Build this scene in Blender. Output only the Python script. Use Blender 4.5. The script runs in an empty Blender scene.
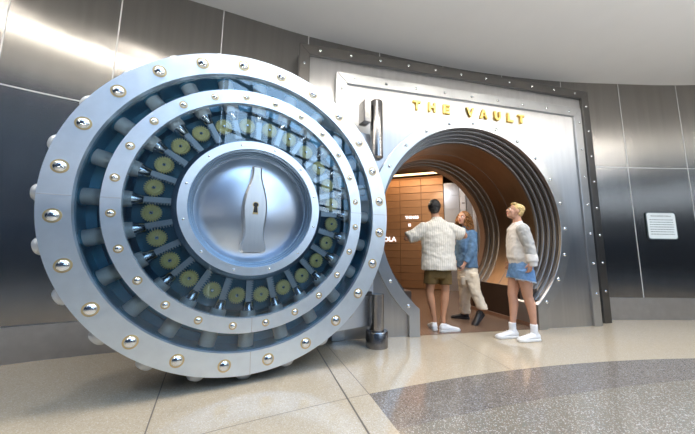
import bpy, bmesh, math, random
from mathutils import Vector, Matrix, Euler, noise
random.seed(7)
C = bpy.context.scene.collection
PI = math.pi
def R(a): return math.radians(a)

# ------------------------------------------------------------------ camera
FPX, PITCH, ROLL, EYE = 277.779, 0.13063, 0.01192, 1.04
cp, sp = math.cos(PITCH), math.sin(PITCH)
FWD = Vector((0, cp, sp)); RT0 = Vector((1, 0, 0)); UP0 = Vector((0, -sp, cp))
cr, sr = math.cos(ROLL), math.sin(ROLL)
RT = RT0*cr + UP0*sr; UP = -RT0*sr + UP0*cr
cam_d = bpy.data.cameras.new('camera'); cam = bpy.data.objects.new('camera', cam_d); C.objects.link(cam)
cam_d.sensor_width = 36; cam_d.lens = 36*FPX/695; cam_d.clip_start = .05
m = Matrix((RT, UP, -FWD)).transposed().to_4x4(); m.translation = Vector((0, 0, EYE)); cam.matrix_world = m
bpy.context.scene.camera = cam
def at(px, py, y):
    """world point seen at a photo pixel, at depth y from the camera"""
    d = RT*((px-347.5)/FPX) - UP*((py-217)/FPX) + FWD
    return d*(y/d.y) + Vector((0, 0, EYE))

# ------------------------------------------------------------------ materials
def mat(name, col, rough=.5, metal=0., aniso=0., bump=0., bscale=(20, 20, 20), var=0., vscale=(3, 3, 3), emit=None, estr=0, coat=0., spec=.5, tangent=None, arot=0.):
    mt = bpy.data.materials.new(name); mt.use_nodes = True
    nt = mt.node_tree; b = nt.nodes['Principled BSDF']
    b.inputs['Base Color'].default_value = (*col, 1); b.inputs['Roughness'].default_value = rough
    b.inputs['Metallic'].default_value = metal; b.inputs['Specular IOR Level'].default_value = spec
    b.inputs['Coat Weight'].default_value = coat; b.inputs['Coat Roughness'].default_value = .05
    if aniso:
        b.inputs['Anisotropic'].default_value = aniso
        t = nt.nodes.new('ShaderNodeTangent'); t.direction_type = 'RADIAL'; t.axis = tangent or 'Z'
        nt.links.new(t.outputs[0], b.inputs['Tangent']); b.inputs['Anisotropic Rotation'].default_value = arot
    if emit: b.inputs['Emission Color'].default_value = (*emit, 1); b.inputs['Emission Strength'].default_value = estr
    def nz(scale, detail=3):
        tc = nt.nodes.new('ShaderNodeTexCoord'); mp = nt.nodes.new('ShaderNodeMapping'); mp.inputs['Scale'].default_value = scale
        n = nt.nodes.new('ShaderNodeTexNoise'); n.inputs['Scale'].default_value = 1; n.inputs['Detail'].default_value = detail
        nt.links.new(tc.outputs['Object'], mp.inputs[0]); nt.links.new(mp.outputs[0], n.inputs['Vector']); return n
    if bump:
        n = nz(bscale); bp = nt.nodes.new('ShaderNodeBump'); bp.inputs['Strength'].default_value = bump; bp.inputs['Distance'].default_value = .01
        nt.links.new(n.outputs[0], bp.inputs['Height']); nt.links.new(bp.outputs[0], b.inputs['Normal'])
    if var:
        n = nz(vscale, 4); cr_ = nt.nodes.new('ShaderNodeValToRGB')
        cr_.color_ramp.elements[0].position = .3; cr_.color_ramp.elements[1].position = .7
        cr_.color_ramp.elements[0].color = (*[max(0, c*(1-var)) for c in col], 1)
        cr_.color_ramp.elements[1].color = (*[min(1, c*(1+var)) for c in col], 1)
        nt.links.new(n.outputs[0], cr_.inputs[0]); nt.links.new(cr_.outputs[0], b.inputs['Base Color'])
    return mt
M = {}
M['wall_steel'] = mat('wall_steel', (.34, .325, .31), .23, 1, aniso=.85, arot=.0, var=.06, vscale=(14, 14, .6))
M['base_steel'] = mat('base_steel', (.52, .52, .53), .34, 1, var=.06, vscale=(9, 9, 9))
M['joint'] = mat('panel_joint', (.62, .62, .62), .4, .3)
M['portal'] = mat('portal_steel', (.54, .54, .545), .36, 1, aniso=.8, arot=.0, var=.05, vscale=(16, 16, .8))
M['portal_strip'] = mat('portal_strip_steel', (.52, .53, .54), .3, 1, var=.05, vscale=(6, 6, 6))
M['outer_strip'] = mat('outer_strip_steel', (.15, .145, .14), .34, 1, var=.06, vscale=(6, 6, 6))
M['step'] = mat('step_steel', (.26, .27, .29), .40, 1)
M['lining'] = mat('tunnel_bronze', (.42, .31, .22), .33, 1, aniso=.5, var=.08, vscale=(3, 8, 3), tangent='Y')
M['endring'] = mat('end_ring_steel', (.24, .225, .21), .42, 1)
M['ring'] = mat('ring_steel', (.84, .91, .97), .40, 1, aniso=.35, var=.03, vscale=(12, 12, 12), tangent='Y')
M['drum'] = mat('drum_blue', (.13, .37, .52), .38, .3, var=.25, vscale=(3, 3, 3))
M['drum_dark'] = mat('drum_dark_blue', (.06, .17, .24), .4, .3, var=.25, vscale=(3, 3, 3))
M['rod'] = mat('rod_satin_lightened', (.86, .90, .88), .34, .1, var=.03, vscale=(30, 30, 30))  # colour lightened to make up for weak light inside the door
M['tip'] = mat('rod_satin_darkened', (.60, .62, .64), .34, .2)  # darker copy of the rod satin, offsetting strong light on the tips
M['chrome'] = mat('chrome', (.80, .82, .84), .14, 1)
M['ferrule'] = mat('ferrule_steel', (.62, .66, .70), .2, 1)
M['rack'] = mat('rack_steel', (.50, .55, .58), .35, .5)
M['gear'] = mat('gear_brass', (.85, .76, .30), .45, .1, var=.06, vscale=(20, 20, 20))
M['washer'] = mat('washer_gold', (.72, .56, .30), .35, .7)
M['hub'] = mat('hub_blue_steel', (.18, .25, .33), .3, .8)
M['disc'] = mat('disc_steel', (.74, .80, .88), .30, 1, aniso=.3, tangent='Y')
M['bottle'] = mat('bottle_steel', (.66, .65, .64), .34, 1, bump=.05, bscale=(120, 120, 4), var=.04, vscale=(40, 40, 3))
M['black'] = mat('black_void', (.01, .01, .012), .6)
M['keyrim'] = mat('key_brass', (.62, .45, .22), .3, 1)
M['pin'] = mat('pin_steel', (.34, .33, .33), .22, 1, var=.1, vscale=(8, 8, 2))
M['arm'] = mat('arm_steel', (.62, .66, .72), .36, .9, var=.04, vscale=(4, 4, 4))
M['gold'] = mat('letter_gold', (.80, .55, .16), .28, 1)
M['ceiling'] = mat('ceiling_paint', (.88, .88, .88), .9, var=.01)
M['white'] = mat('white_paint', (.82, .82, .80), .8)
M['mullion'] = mat('mullion_dark', (.03, .035, .045), .5)
M['copper'] = mat('copper_drawer', (.50, .28, .14), .38, .45, var=.12, vscale=(1.2, 1.2, 6))
M['copper_gap'] = mat('drawer_carcass', (.30, .14, .06), .5, .2)
M['locker'] = mat('locker_silver', (.66, .68, .72), .35, .6, var=.04)
M['whitepanel'] = mat('white_panel', (.86, .87, .90), .4)
M['slot'] = mat('label_slot_grey', (.30, .30, .33), .5)
M['kerb'] = mat('kerb_brown', (.060, .038, .028), .4, .2, var=.1)
M['kerb_trim'] = mat('kerb_trim_copper', (.42, .26, .18), .35, .5)
M['chwall'] = mat('chamber_wall', (.20, .12, .08), .7)
M['cove'] = mat('cove_lit', (1, .75, .45), .5, emit=(1, .66, .34), estr=2.5)
M['slot'+'_grey'] = M.get('slot'); M['slot'] = mat('slot_lit', (1, 1, 1), .5, emit=(1, .93, .80), estr=46)
M['lamp'] = mat('lamp_lens', (1, 1, 1), .5, emit=(1, .93, .84), estr=14)
M['lamp_ring'] = mat('lamp_ring', (.7, .7, .7), .4, .5)
M['plaque'] = mat('plaque_white', (.74, .80, .82), .45)
M['plaque_frame'] = mat('plaque_frame', (.05, .08, .09), .4)
M['ink'] = mat('ink', (.10, .14, .16), .7)
M['neon'] = mat('lit_letter', (1, 1, 1), .5, emit=(.95, .93, 1.0), estr=1.0)
# people
M['skin_tan'] = mat('skin_tan', (.50, .25, .145), .5, var=.05, vscale=(9, 9, 9))
M['skin_fair'] = mat('skin_fair', (.66, .38, .28), .5, var=.05, vscale=(9, 9, 9))
M['skin_warm'] = mat('skin_warm', (.56, .30, .20), .5, var=.05, vscale=(9, 9, 9))
M['hair_black'] = mat('hair_black', (.012, .010, .009), .5, bump=.8, bscale=(90, 90, 90))
M['hair_auburn'] = mat('hair_auburn', (.27, .12, .035), .5, bump=.8, bscale=(60, 60, 60), var=.35, vscale=(25, 25, 12))
M['hair_blonde'] = mat('hair_blonde', (.66, .47, .20), .5, bump=.8, bscale=(90, 90, 60), var=.25, vscale=(50, 50, 30))
def striped(name, a, b_, freq):
    mt = mat(name, a, .85, bump=.25, bscale=(60, 60, 60)); nt = mt.node_tree
    tc = nt.nodes.new('ShaderNodeTexCoord'); w = nt.nodes.new('ShaderNodeTexWave'); w.wave_type = 'BANDS'; w.bands_direction = 'X'
    w.inputs['Scale'].default_value = freq; w.inputs['Distortion'].default_value = .6
    cr_ = nt.nodes.new('ShaderNodeValToRGB'); cr_.color_ramp.elements[0].color = (*b_, 1); cr_.color_ramp.elements[1].color = (*a, 1)
    cr_.color_ramp.elements[0].position = .1; cr_.color_ramp.elements[1].position = .4
    nt.links.new(tc.outputs['Object'], w.inputs['Vector']); nt.links.new(w.outputs[0], cr_.inputs[0])
    nt.links.new(cr_.outputs[0], nt.nodes['Principled BSDF'].inputs['Base Color']); return mt
M['shirt'] = striped('cream_striped_cotton', (.76, .71, .63), (.60, .56, .48), 11)
M['olive'] = mat('olive_cotton', (.12, .075, .022), .9, bump=.2, bscale=(40, 40, 40), var=.1)
M['sneaker'] = mat('white_sneaker', (.85, .85, .86), .5, bump=.2, bscale=(60, 60, 60))
M['sole'] = mat('sneaker_sole', (.78, .77, .75), .6)
M['denim_shirt'] = mat('denim_mid_blue', (.115, .225, .39), .85, bump=.3, bscale=(50, 50, 50), var=.25, vscale=(14, 14, 14))
M['denim_short'] = mat('denim_light_blue', (.16, .31, .56), .85, bump=.3, bscale=(50, 50, 50), var=.22, vscale=(20, 20, 20))
M['fray'] = mat('frayed_hem', (.62, .70, .80), .9)
M['cream'] = mat('cream_cotton', (.84, .75, .61), .85, bump=.35, bscale=(25, 25, 9), var=.08, vscale=(12, 12, 5))
M['black_shoe'] = mat('black_leather', (.018, .018, .022), .4)
M['sweat'] = mat('offwhite_fleece', (.76, .72, .68), .9, bump=.35, bscale=(30, 30, 14), var=.03)
M['greysleeve'] = mat('grey_fleece', (.47, .46, .44), .9, bump=.3, bscale=(60, 60, 14))
M['sock'] = mat('white_sock', (.82, .82, .84), .9, bump=.3, bscale=(200, 200, 20))
M['eye'] = mat('eye_white', (.8, .78, .76), .3); M['iris'] = mat('iris_dark', (.03, .018, .012), .2)
M['lip'] = mat('lip_rose', (.50, .16, .14), .45)

# glass: transparent with a mirror-like share
g = bpy.data.materials.new('clear_glass'); g.use_nodes = True; nt = g.node_tree; nt.nodes.clear()
o_ = nt.nodes.new('ShaderNodeOutputMaterial'); mx = nt.nodes.new('ShaderNodeMixShader'); tr = nt.nodes.new('ShaderNodeBsdfTransparent')
gl = nt.nodes.new('ShaderNodeBsdfGlossy'); gl.inputs['Roughness'].default_value = .015; gl.inputs['Color'].default_value = (.9, .96, 1, 1)
tr.inputs[0].default_value = (.93, .97, .99, 1)
fr = nt.nodes.new('ShaderNodeFresnel'); fr.inputs[0].default_value = 1.6
nt.links.new(fr.outputs[0], mx.inputs[0]); nt.links.new(tr.outputs[0], mx.inputs[1]); nt.links.new(gl.outputs[0], mx.inputs[2]); nt.links.new(mx.outputs[0], o_.inputs[0])
M['glass'] = g
for nm_, tv in (('tinted', (.13, .155, .19, 1)), ('tinted_light', (.55, .60, .66, 1))):
    g = bpy.data.materials.new('tinted_glass'); g.use_nodes = True; nt = g.node_tree; nt.nodes.clear()
    o_ = nt.nodes.new('ShaderNodeOutputMaterial'); tr = nt.nodes.new('ShaderNodeBsdfTransparent'); tr.inputs[0].default_value = tv
    nt.links.new(tr.outputs[0], o_.inputs[0]); M[nm_] = g
M['painted'] = mat('painted_wall', (.30, .31, .34), .8)

# terrazzo floor: circles of the inlaid band as real colours of the stone
fm = bpy.data.materials.new('terrazzo'); fm.use_nodes = True; nt = fm.node_tree; fb = nt.nodes['Principled BSDF']; L = nt.links.new
tc = nt.nodes.new('ShaderNodeTexCoord')
def N(t, **k):
    n = nt.nodes.new(t)
    for a_, v in k.items(): setattr(n, a_, v)
    return n
def math_(op, a, b=None):
    n = N('ShaderNodeMath', operation=op)
    for i, v in enumerate((a, b)):
        if v is None: continue
        if isinstance(v, (int, float)): n.inputs[i].default_value = v
        else: L(v, n.inputs[i])
    return n.outputs[0]
def dist(c):
    n = N('ShaderNodeVectorMath', operation='DISTANCE'); L(tc.outputs['Object'], n.inputs[0]); n.inputs[1].default_value = (*c, 0); return n.outputs['Value']
d_up = dist((4.35, -7.639)); d_lo = dist((5.284, -11.022))
sep = N('ShaderNodeSeparateXYZ'); L(tc.outputs['Object'], sep.inputs[0])
# right of the radial joint through (.1766,2.232) and (.3103,1.807)
dx, dy = .3103-.1766, 1.807-2.232
side = math_('SUBTRACT', math_('MULTIPLY', math_('SUBTRACT', sep.outputs[1], 2.232), dx), math_('MULTIPLY', math_('SUBTRACT', sep.outputs[0], .1766), dy))
right = math_('GREATER_THAN', side, 0)
inb = math_('MULTIPLY', math_('LESS_THAN', d_up, 10.718), right)
inl = math_('MULTIPLY', math_('LESS_THAN', d_lo, 13.759), right)
def speck(base, lo, hi, sc):
    v = N('ShaderNodeTexVoronoi'); v.inputs['Scale'].default_value = sc; L(tc.outputs['Object'], v.inputs['Vector'])
    r = N('ShaderNodeValToRGB'); e = r.color_ramp.elements; e[0].color = (*lo, 1); e[0].position = .08; e[1].color = (*hi, 1); e[1].position = .93
    x = e.new(.2); x.color = (*base, 1); x = e.new(.8); x.color = (*base, 1)
    s = N('ShaderNodeSeparateColor'); L(v.outputs['Color'], s.inputs[0]); L(s.outputs[0], r.inputs[0]); return r.outputs[0]
cb = speck((.49, .415, .305), (.42, .35, .25), (.57, .51, .42), 190)
cd = speck((.20, .172, .145), (.11, .10, .09), (.36, .34, .33), 170)
cg = speck((.235, .20, .155), (.18, .19, .16), (.50, .47, .43), 170)
def mixc(f, a, b):
    n = N('ShaderNodeMix', data_type='RGBA'); L(f, n.inputs[0]); L(a, n.inputs[6]); L(b, n.inputs[7]); return n.outputs[2]
c1 = mixc(inb, cb, cd); c2 = mixc(inl, c1, cg)
L(c2, fb.inputs['Base Color'])
nn = N('ShaderNodeTexNoise'); nn.inputs['Scale'].default_value = 1.6; nn.inputs['Detail'].default_value = 5; L(tc.outputs['Object'], nn.inputs['Vector'])
mr = N('ShaderNodeMapRange'); mr.inputs[3].default_value = .07; mr.inputs[4].default_value = .17; L(nn.outputs[0], mr.inputs[0]); L(mr.outputs[0], fb.inputs['Roughness'])
fb.inputs['IOR'].default_value = 1.55
M['floor'] = fm
M['floor_joint'] = mat('floor_joint', (.12, .10, .08), .6)
# brown studded plate floor of the tunnel
bm_ = mat('studded_floor', (.20, .125, .085), .25, .25); nt = bm_.node_tree
tc2 = nt.nodes.new('ShaderNodeTexCoord'); vo = nt.nodes.new('ShaderNodeTexVoronoi'); vo.inputs['Scale'].default_value = 24; vo.inputs['Randomness'].default_value = 0
rp = nt.nodes.new('ShaderNodeValToRGB'); rp.color_ramp.elements[0].position = .2; rp.color_ramp.elements[0].color = (.42, .30, .22, 1); rp.color_ramp.elements[1].position = .42; rp.color_ramp.elements[1].color = (.21, .13, .09, 1)
nt.links.new(tc2.outputs['Object'], vo.inputs['Vector']); nt.links.new(vo.outputs['Distance'], rp.inputs[0]); nt.links.new(rp.outputs[0], nt.nodes['Principled BSDF'].inputs['Base Color'])
M['brown_floor'] = bm_

# ------------------------------------------------------------------ mesh helpers
def V(*a): return Vector(a)
class MB:
    def __init__(s): s.v = []; s.f = []
    def add(s, vs, fs):
        b = len(s.v); s.v += [tuple(x) for x in vs]; s.f += [tuple(b+i for i in f) for f in fs]; return s
    def box(s, c, d):
        x, y, z = c; a, b, e = d[0]/2, d[1]/2, d[2]/2
        return s.add([(x+i*a, y+j*b, z+k*e) for i in (-1, 1) for j in (-1, 1) for k in (-1, 1)],
                     [(0, 1, 3, 2), (4, 6, 7, 5), (0, 4, 5, 1), (2, 3, 7, 6), (0, 2, 6, 4), (1, 5, 7, 3)])
    def obox(s, c, ax, ay, az):
        """oriented box, half vectors"""
        c = V(*c); vs = [c+i*ax+j*ay+k*az for i in (-1, 1) for j in (-1, 1) for k in (-1, 1)]
        return s.add(vs, [(0, 1, 3, 2), (4, 6, 7, 5), (0, 4, 5, 1), (2, 3, 7, 6), (0, 2, 6, 4), (1, 5, 7, 3)])
    def prism(s, poly, y0, y1):
        """polygon in x,z extruded along y"""
        n = len(poly)
        return s.add([(x, y0, z) for x, z in poly]+[(x, y1, z) for x, z in poly],
                     [tuple(range(n)), tuple(range(2*n-1, n-1, -1))]+[(i, n+i, n+(i+1) % n, (i+1) % n) for i in range(n)])
    def strip(s, pa, pb, y0, y1, closed=False):
        """solid between two x,z paths"""
        n = len(pa); vs = []
        for p in (pa, pb):
            for y in (y0, y1): vs += [(x, y, z) for x, z in p]
        A0, A1, B0, B1 = 0, n, 2*n, 3*n; fs = []
        for i in range(n if closed else n-1):
            j = (i+1) % n
            fs += [(A0+i, B0+i, B0+j, A0+j), (A1+i, A1+j, B1+j, B1+i), (A0+i, A0+j, A1+j, A1+i), (B0+i, B1+i, B1+j, B0+j)]
        if not closed: fs += [(A0, A1, B1, B0), (A0+n-1, B0+n-1, B1+n-1, A1+n-1)]
        return s.add(vs, fs)
    def lathe(s, prof, c=(0, 0, 0), ax=(0, 1, 0), seg=32, close=False):
        """profile [(radius, along axis)]"""
        ax = V(*ax).normalized(); u = ax.orthogonal().normalized(); w = ax.cross(u); c = V(*c); vs = []; n = len(prof)
        for k in range(seg):
            a = 2*PI*k/seg; d = u*math.cos(a)+w*math.sin(a)
            vs += [c+ax*h+d*r for r, h in prof]
        fs = []
        for k in range(seg):
            k2 = (k+1) % seg
            for i in range(n if close else n-1):
                j = (i+1) % n
                fs.append((k*n+i, k2*n+i, k2*n+j, k*n+j))
        if not close:
            if prof[0][0] > 1e-4: fs.append(tuple(k*n for k in range(seg)))
            if prof[-1][0] > 1e-4: fs.append(tuple(k*n+n-1 for k in reversed(range(seg))))
        return s.add(vs, fs)
    def cyl(s, p0, p1, r0, r1=None, seg=20):
        p0 = V(*p0); p1 = V(*p1); d = p1-p0; return s.lathe([(r0, 0), (r1 if r1 is not None else r0, d.length)], p0, d, seg)
    def dome(s, c, ax, r, h, seg=16, rings=5):
        pr = [(r*math.cos(PI/2*i/rings), h*math.sin(PI/2*i/rings)) for i in range(rings)]+[(0.0, h)]
        return s.lathe([(r, -.002)]+pr, c, ax, seg)
    def ell(s, c, r, rot=None, seg=16, rings=10):
        vs = []; c = V(*c)
        if isinstance(r, (int, float)): r = (r, r, r)
        rm = rot if rot is not None else Matrix.Identity(3)
        for i in range(rings+1):
            t = PI*i/rings
            for k in range(seg):
                a = 2*PI*k/seg; vs.append(c+rm@V(r[0]*math.sin(t)*math.cos(a), r[1]*math.sin(t)*math.sin(a), r[2]*math.cos(t)))
        fs = [(i*seg+k, (i+1)*seg+k, (i+1)*seg+(k+1) % seg, i*seg+(k+1) % seg) for i in range(rings) for k in range(seg)]
        return s.add(vs, fs)
    def cap(s, p0, p1, r0, r1=None, seg=14):
        r1 = r0 if r1 is None else r1; p0 = V(*p0); p1 = V(*p1)
        s.ell(p0, r0, seg=seg, rings=8); s.ell(p1, r1, seg=seg, rings=8)
        if (p1-p0).length > 1e-4: s.cyl(p0, p1, r0, r1, seg)
        return s
    def chain(s, pts, rs):
        for i in range(len(pts)-1): s.cap(pts[i], pts[i+1], rs[i], rs[i+1])
        return s
    def loft(s, secs, seg=24):
        """elliptical sections (centre, half axis a, half axis b), flat ends"""
        vs = []
        for c, a, b in secs:
            c, a, b = V(*c), V(*a), V(*b); vs += [c+a*math.cos(2*PI*k/seg)+b*math.sin(2*PI*k/seg) for k in range(seg)]
        n = len(secs); fs = [(i*seg+k, i*seg+(k+1) % seg, (i+1)*seg+(k+1) % seg, (i+1)*seg+k) for i in range(n-1) for k in range(seg)]
        fs += [tuple(range(seg)), tuple(range(n*seg-1, (n-1)*seg-1, -1))]
        return s.add(vs, fs)
def mk(name, mb, material, parent=None, smooth=False, bevel=0., loc=None, rot=None, label=None):
    me = bpy.data.meshes.new(name); me.from_pydata(mb.v, [], mb.f)
    b = bmesh.new(); b.from_mesh(me); bmesh.ops.remove_doubles(b, verts=b.verts, dist=1e-5); bmesh.ops.recalc_face_normals(b, faces=b.faces)
    b.to_mesh(me); b.free()
    ob = bpy.data.objects.new(name, me); C.objects.link(ob)
    if material is not None: me.materials.append(M[material] if isinstance(material, str) else material)
    if smooth:
        me.polygons.foreach_set('use_smooth', [True]*len(me.polygons))
        md = ob.modifiers.new('edge', 'EDGE_SPLIT'); md.split_angle = R(38)
    if bevel:
        md = ob.modifiers.new('bevel', 'BEVEL'); md.width = bevel; md.segments = 2; md.limit_method = 'ANGLE'; md.angle_limit = R(40)
    if parent: ob.parent = parent
    if loc is not None: ob.location = loc
    if rot is not None: ob.rotation_euler = rot
    if label: ob['label'] = label
    return ob
def tag(o, label, cat, group=None):
    o['label'] = label; o['category'] = cat
    if group: o['group'] = group
    return o
def thing(name, label, cat, loc=(0, 0, 0), rz=0, group=None):
    o = bpy.data.objects.new(name, None); C.objects.link(o); o.location = loc; o.rotation_euler = (0, 0, rz); o.empty_display_size = .1
    return tag(o, label, cat, group)
def struct(name, mb, material, smooth=False):
    o = mk(name, mb, material, smooth=smooth); o['kind'] = 'structure'; return o
def dup(o, parent, loc=None, rot=None):
    c = o.copy(); C.objects.link(c); c.parent = parent
    if loc is not None: c.location = loc
    if rot is not None: c.rotation_euler = rot
    return c
def dup_tree(o, parent, loc=None, rot=None):
    c = dup(o, parent, loc, rot)
    for ch in list(o.children):
        d = dup_tree(ch, c) if ch.children else dup(ch, c)
    return c
def dup_thing(o, label):
    c = o.copy(); C.objects.link(c); c['label'] = label
    for ch in list(o.children): dup_tree(ch, c)
    return c
def blob(name, mb, material, parent=None, voxel=.008, smooth=4, disp=0., dscale=.1, label=None):
    """voxel-merged organic surface, baked to a plain mesh"""
    o = mk(name, mb, None); r = o.modifiers.new('r', 'REMESH'); r.mode = 'VOXEL'; r.voxel_size = voxel; r.use_smooth_shade = True
    s = o.modifiers.new('s', 'SMOOTH'); s.iterations = smooth; s.factor = .5
    dg = bpy.context.evaluated_depsgraph_get(); me = bpy.data.meshes.new_from_object(o.evaluated_get(dg)); old = o.data
    o.modifiers.clear(); o.data = me; bpy.data.meshes.remove(old); me.name = name
    if disp:
        nrm = [v.normal.copy() for v in me.vertices]
        for v, n_ in zip(me.vertices, nrm):
            v.co += n_*disp*(noise.noise(v.co/dscale)+.5*noise.noise(v.co/dscale*2.3))
    me.materials.clear(); me.materials.append(M[material]); me.polygons.foreach_set('use_smooth', [True]*len(me.polygons))
    if parent: o.parent = parent
    if label: o['label'] = label
    return o

# ------------------------------------------------------------------ room shell
# floor line of the curved wall, left to right
WP = [(-6.6, -7.2), (-6.55, -4.5), (-6.35, -2.2), (-5.85, -.2), (-5.2, .95), (-4.35, 1.82), (-3.43, 2.5), (-2.69, 2.93), (-1.686, 3.335), (-.611, 3.766), (.486, 4.093), (1.606, 4.39), (2.739, 4.62),
      (3.913, 4.776), (5.03, 4.831), (6.13, 4.85), (7.25, 4.75), (8.35, 4.48), (9.45, 4.0), (10.6, 3.2), (11.6, 2.1), (12.4, .6), (12.8, -1.2), (12.95, -3.5), (13, -7.2)]
def catmull(P, n=8):
    out = []
    for i in range(len(P)-1):
        p0 = V(*P[max(i-1, 0)]); p1 = V(*P[i]); p2 = V(*P[i+1]); p3 = V(*P[min(i+2, len(P)-1)])
        for k in range(n):
            t = k/n; out.append(.5*((2*p1)+(p2-p0)*t+(2*p0-5*p1+4*p2-p3)*t*t+(3*p1-p0-3*p2+p3)*t**3))
    out.append(V(*P[-1])); return out
WL = catmull(WP); SUB = 8
def nrm2(i, L=WL):
    a = L[max(i-1, 0)]; b = L[min(i+1, len(L)-1)]; d = (b-a).normalized(); return V(d.y, -d.x)   # to the room
HC = 4.25
def ribbon(i0, i1, z0, z1, off0, off1, L=WL):
    mb = MB(); vs = []
    for i in range(i0, i1+1):
        n_ = nrm2(i); a = L[i]+n_*off0; b = L[i]+n_*off1
        vs += [(a.x, a.y, z0), (b.x, b.y, z0), (b.x, b.y, z1), (a.x, a.y, z1)]
    k = i1-i0; fs = []
    for i in range(k):
        for j in range(4): fs.append((4*i+j, 4*i+(j+1) % 4, 4*i+4+(j+1) % 4, 4*i+4+j))
    fs += [(0, 1, 2, 3), (4*k+3, 4*k+2, 4*k+1, 4*k)]
    return mb.add(vs, fs)
last = len(WL)-1
iL, iR = 9*SUB+2, 13*SUB      # stretch behind the vault front
wb = ribbon(0, iL, 0, HC+.3, -.2, 0); w2 = ribbon(iR, last, 0, HC+.3, -.2, 0); w3 = ribbon(iL, iR, 3.6, HC+.3, -.2, 0)
wb.add(w2.v, w2.f); wb.add(w3.v, w3.f)
struct('wall_back', wb, 'wall_steel', True)
# panel joints: thin light strips
jt = MB()
for i in range(3*SUB, 21*SUB+1, SUB):
    n_ = nrm2(i); t_ = V(-n_.y, n_.x); c = WL[i]+n_*.0015
    z0 = 3.7 if iL < i < iR else .36
    jt.obox((c.x, c.y, (z0+HC)/2), V(t_.x, t_.y, 0)*.006, V(n_.x, n_.y, 0)*.002, V(0, 0, (HC-z0)/2))
struct('trim_1', jt, 'joint')
js = ribbon(2*SUB, iL, 2.632, 2.645, 0, .0035); j2 = ribbon(iR, 22*SUB, 2.625, 2.637, 0, .0035); js.add(j2.v, j2.f)
struct('trim_2', js, 'joint', True)
bb = ribbon(0, iL, 0, .33, 0, .03); struct('baseboard_left', bb, 'base_steel', True)
bb = ribbon(iR, last, 0, .355, 0, .02); struct('baseboard_right', bb, 'base_steel', True)
# floor
fl = MB(); fl.add([(-8, -8, 0), (15, -8, 0), (15, 10, 0), (-8, 10, 0), (-8, -8, -.2), (15, -8, -.2), (15, 10, -.2), (-8, 10, -.2)],
                  [(0, 1, 2, 3), (7, 6, 5, 4), (0, 4, 5, 1), (1, 5, 6, 2), (2, 6, 7, 3), (3, 7, 4, 0)])
struct('floor', fl, 'floor')
def seam(a, b, w=.004):
    a, b = V(*a, .0004), V(*b, .0004); d = (b-a).normalized(); s_ = V(-d.y, d.x, 0)*w
    return [a-s_, b-s_, b+s_, a+s_]
fj = MB()
def ext(a, b, t): return (a[0]+(b[0]-a[0])*t, a[1]+(b[1]-a[1])*t)
for a, b, w in [((-1.62, 2.70), ext((-1.536, 2.5325), (-1.1464, 1.7433), 3.5), .004), ((-.32, 3.22), ext((-.2748, 3.1103), (.146, 1.767), 2.2), .006),
             ((-.235, 3.38), (.1766, 2.2322), .003), ((1.30, 3.9), (1.5231, 2.702), .0025), ((1.5231, 2.702), (1.49, 2.78), .002),
             ((4.35, 4.7), (4.40, 3.08), .002)]:
    fj.add(seam(a, b, w), [(0, 1, 2, 3)])
def arcpts(c, r, a0, a1, n): return [(c[0]+r*math.cos(R(a0+(a1-a0)*i/n)), c[1]+r*math.sin(R(a0+(a1-a0)*i/n))) for i in range(n+1)]
ap = arcpts((4.35, -7.639), 10.718, 112.9, 135, 20)
for a, b in zip(ap, ap[1:]): fj.add(seam(a, b, .0025), [(0, 1, 2, 3)])
struct('trim_3', fj, 'floor_joint')
# soffit ceiling following the wall, bulkhead, high roof, glazed front with mullions
def inner(i, off):
    n_ = nrm2(i); return WL[i]+n_*off
cb_ = MB(); vs = []; rng = range(1*SUB, 23*SUB+1, 2)
for i in rng:
    a = inner(i, -.2); b = inner(i, 3.3 if 3*SUB < i < 21*SUB else 2.2)
    vs += [(a.x, a.y, HC), (b.x, b.y, HC), (b.x, b.y, 9.5), (a.x, a.y, HC+.35), (b.x+.0, b.y+.0, 9.5)]
k = len(list(rng)); fs = []
for i in range(k-1): fs += [(5*i, 5*i+1, 5*i+6, 5*i+5), (5*i+1, 5*i+2, 5*i+7, 5*i+6)]
cb_.add(vs, fs); struct('ceiling', cb_, 'ceiling', True)
rf = MB().box((3.2, 4.6, 9.6), (24, 7.4, .2)).box((-5.2, -3.3, 9.6), (4.4, 8.4, .2)).box((12.2, -3.3, 9.6), (4, 8.4, .2)); struct('ceiling', rf, 'white')
wl = MB().box((-6.9, -4, 4.8), (.3, 9, 9.6)); struct('wall_left', wl, 'white')
mu = MB()
for i in range(16): mu.box((-6.3+i*1.3, -7.6, 4.8), (.11, .2, 9.6))
for i in range(8): mu.box((3.4, -7.6, .1+i*1.33), (19.8, .18, .10))
for i in range(9): mu.box((13.2, -7.6+i*1.3, 4.8), (.2, .09, 9.6))
for i in range(8): mu.box((13.2, -2.5, .1+i*1.33), (.18, 10.2, .09))
struct('window_1', mu, 'mullion')
gp = MB().box((8.6, -7.6, 1.85), (9.2, .02, 3.8)).box((-1.45, -7.6, 4.7), (10.8, .02, 9.6)); struct('window_2', gp, 'tinted')
gp = MB().box((13.2, -2.5, 4.7), (.02, 10.1, 9.6)); struct('window_3', gp, 'tinted_light')

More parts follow.
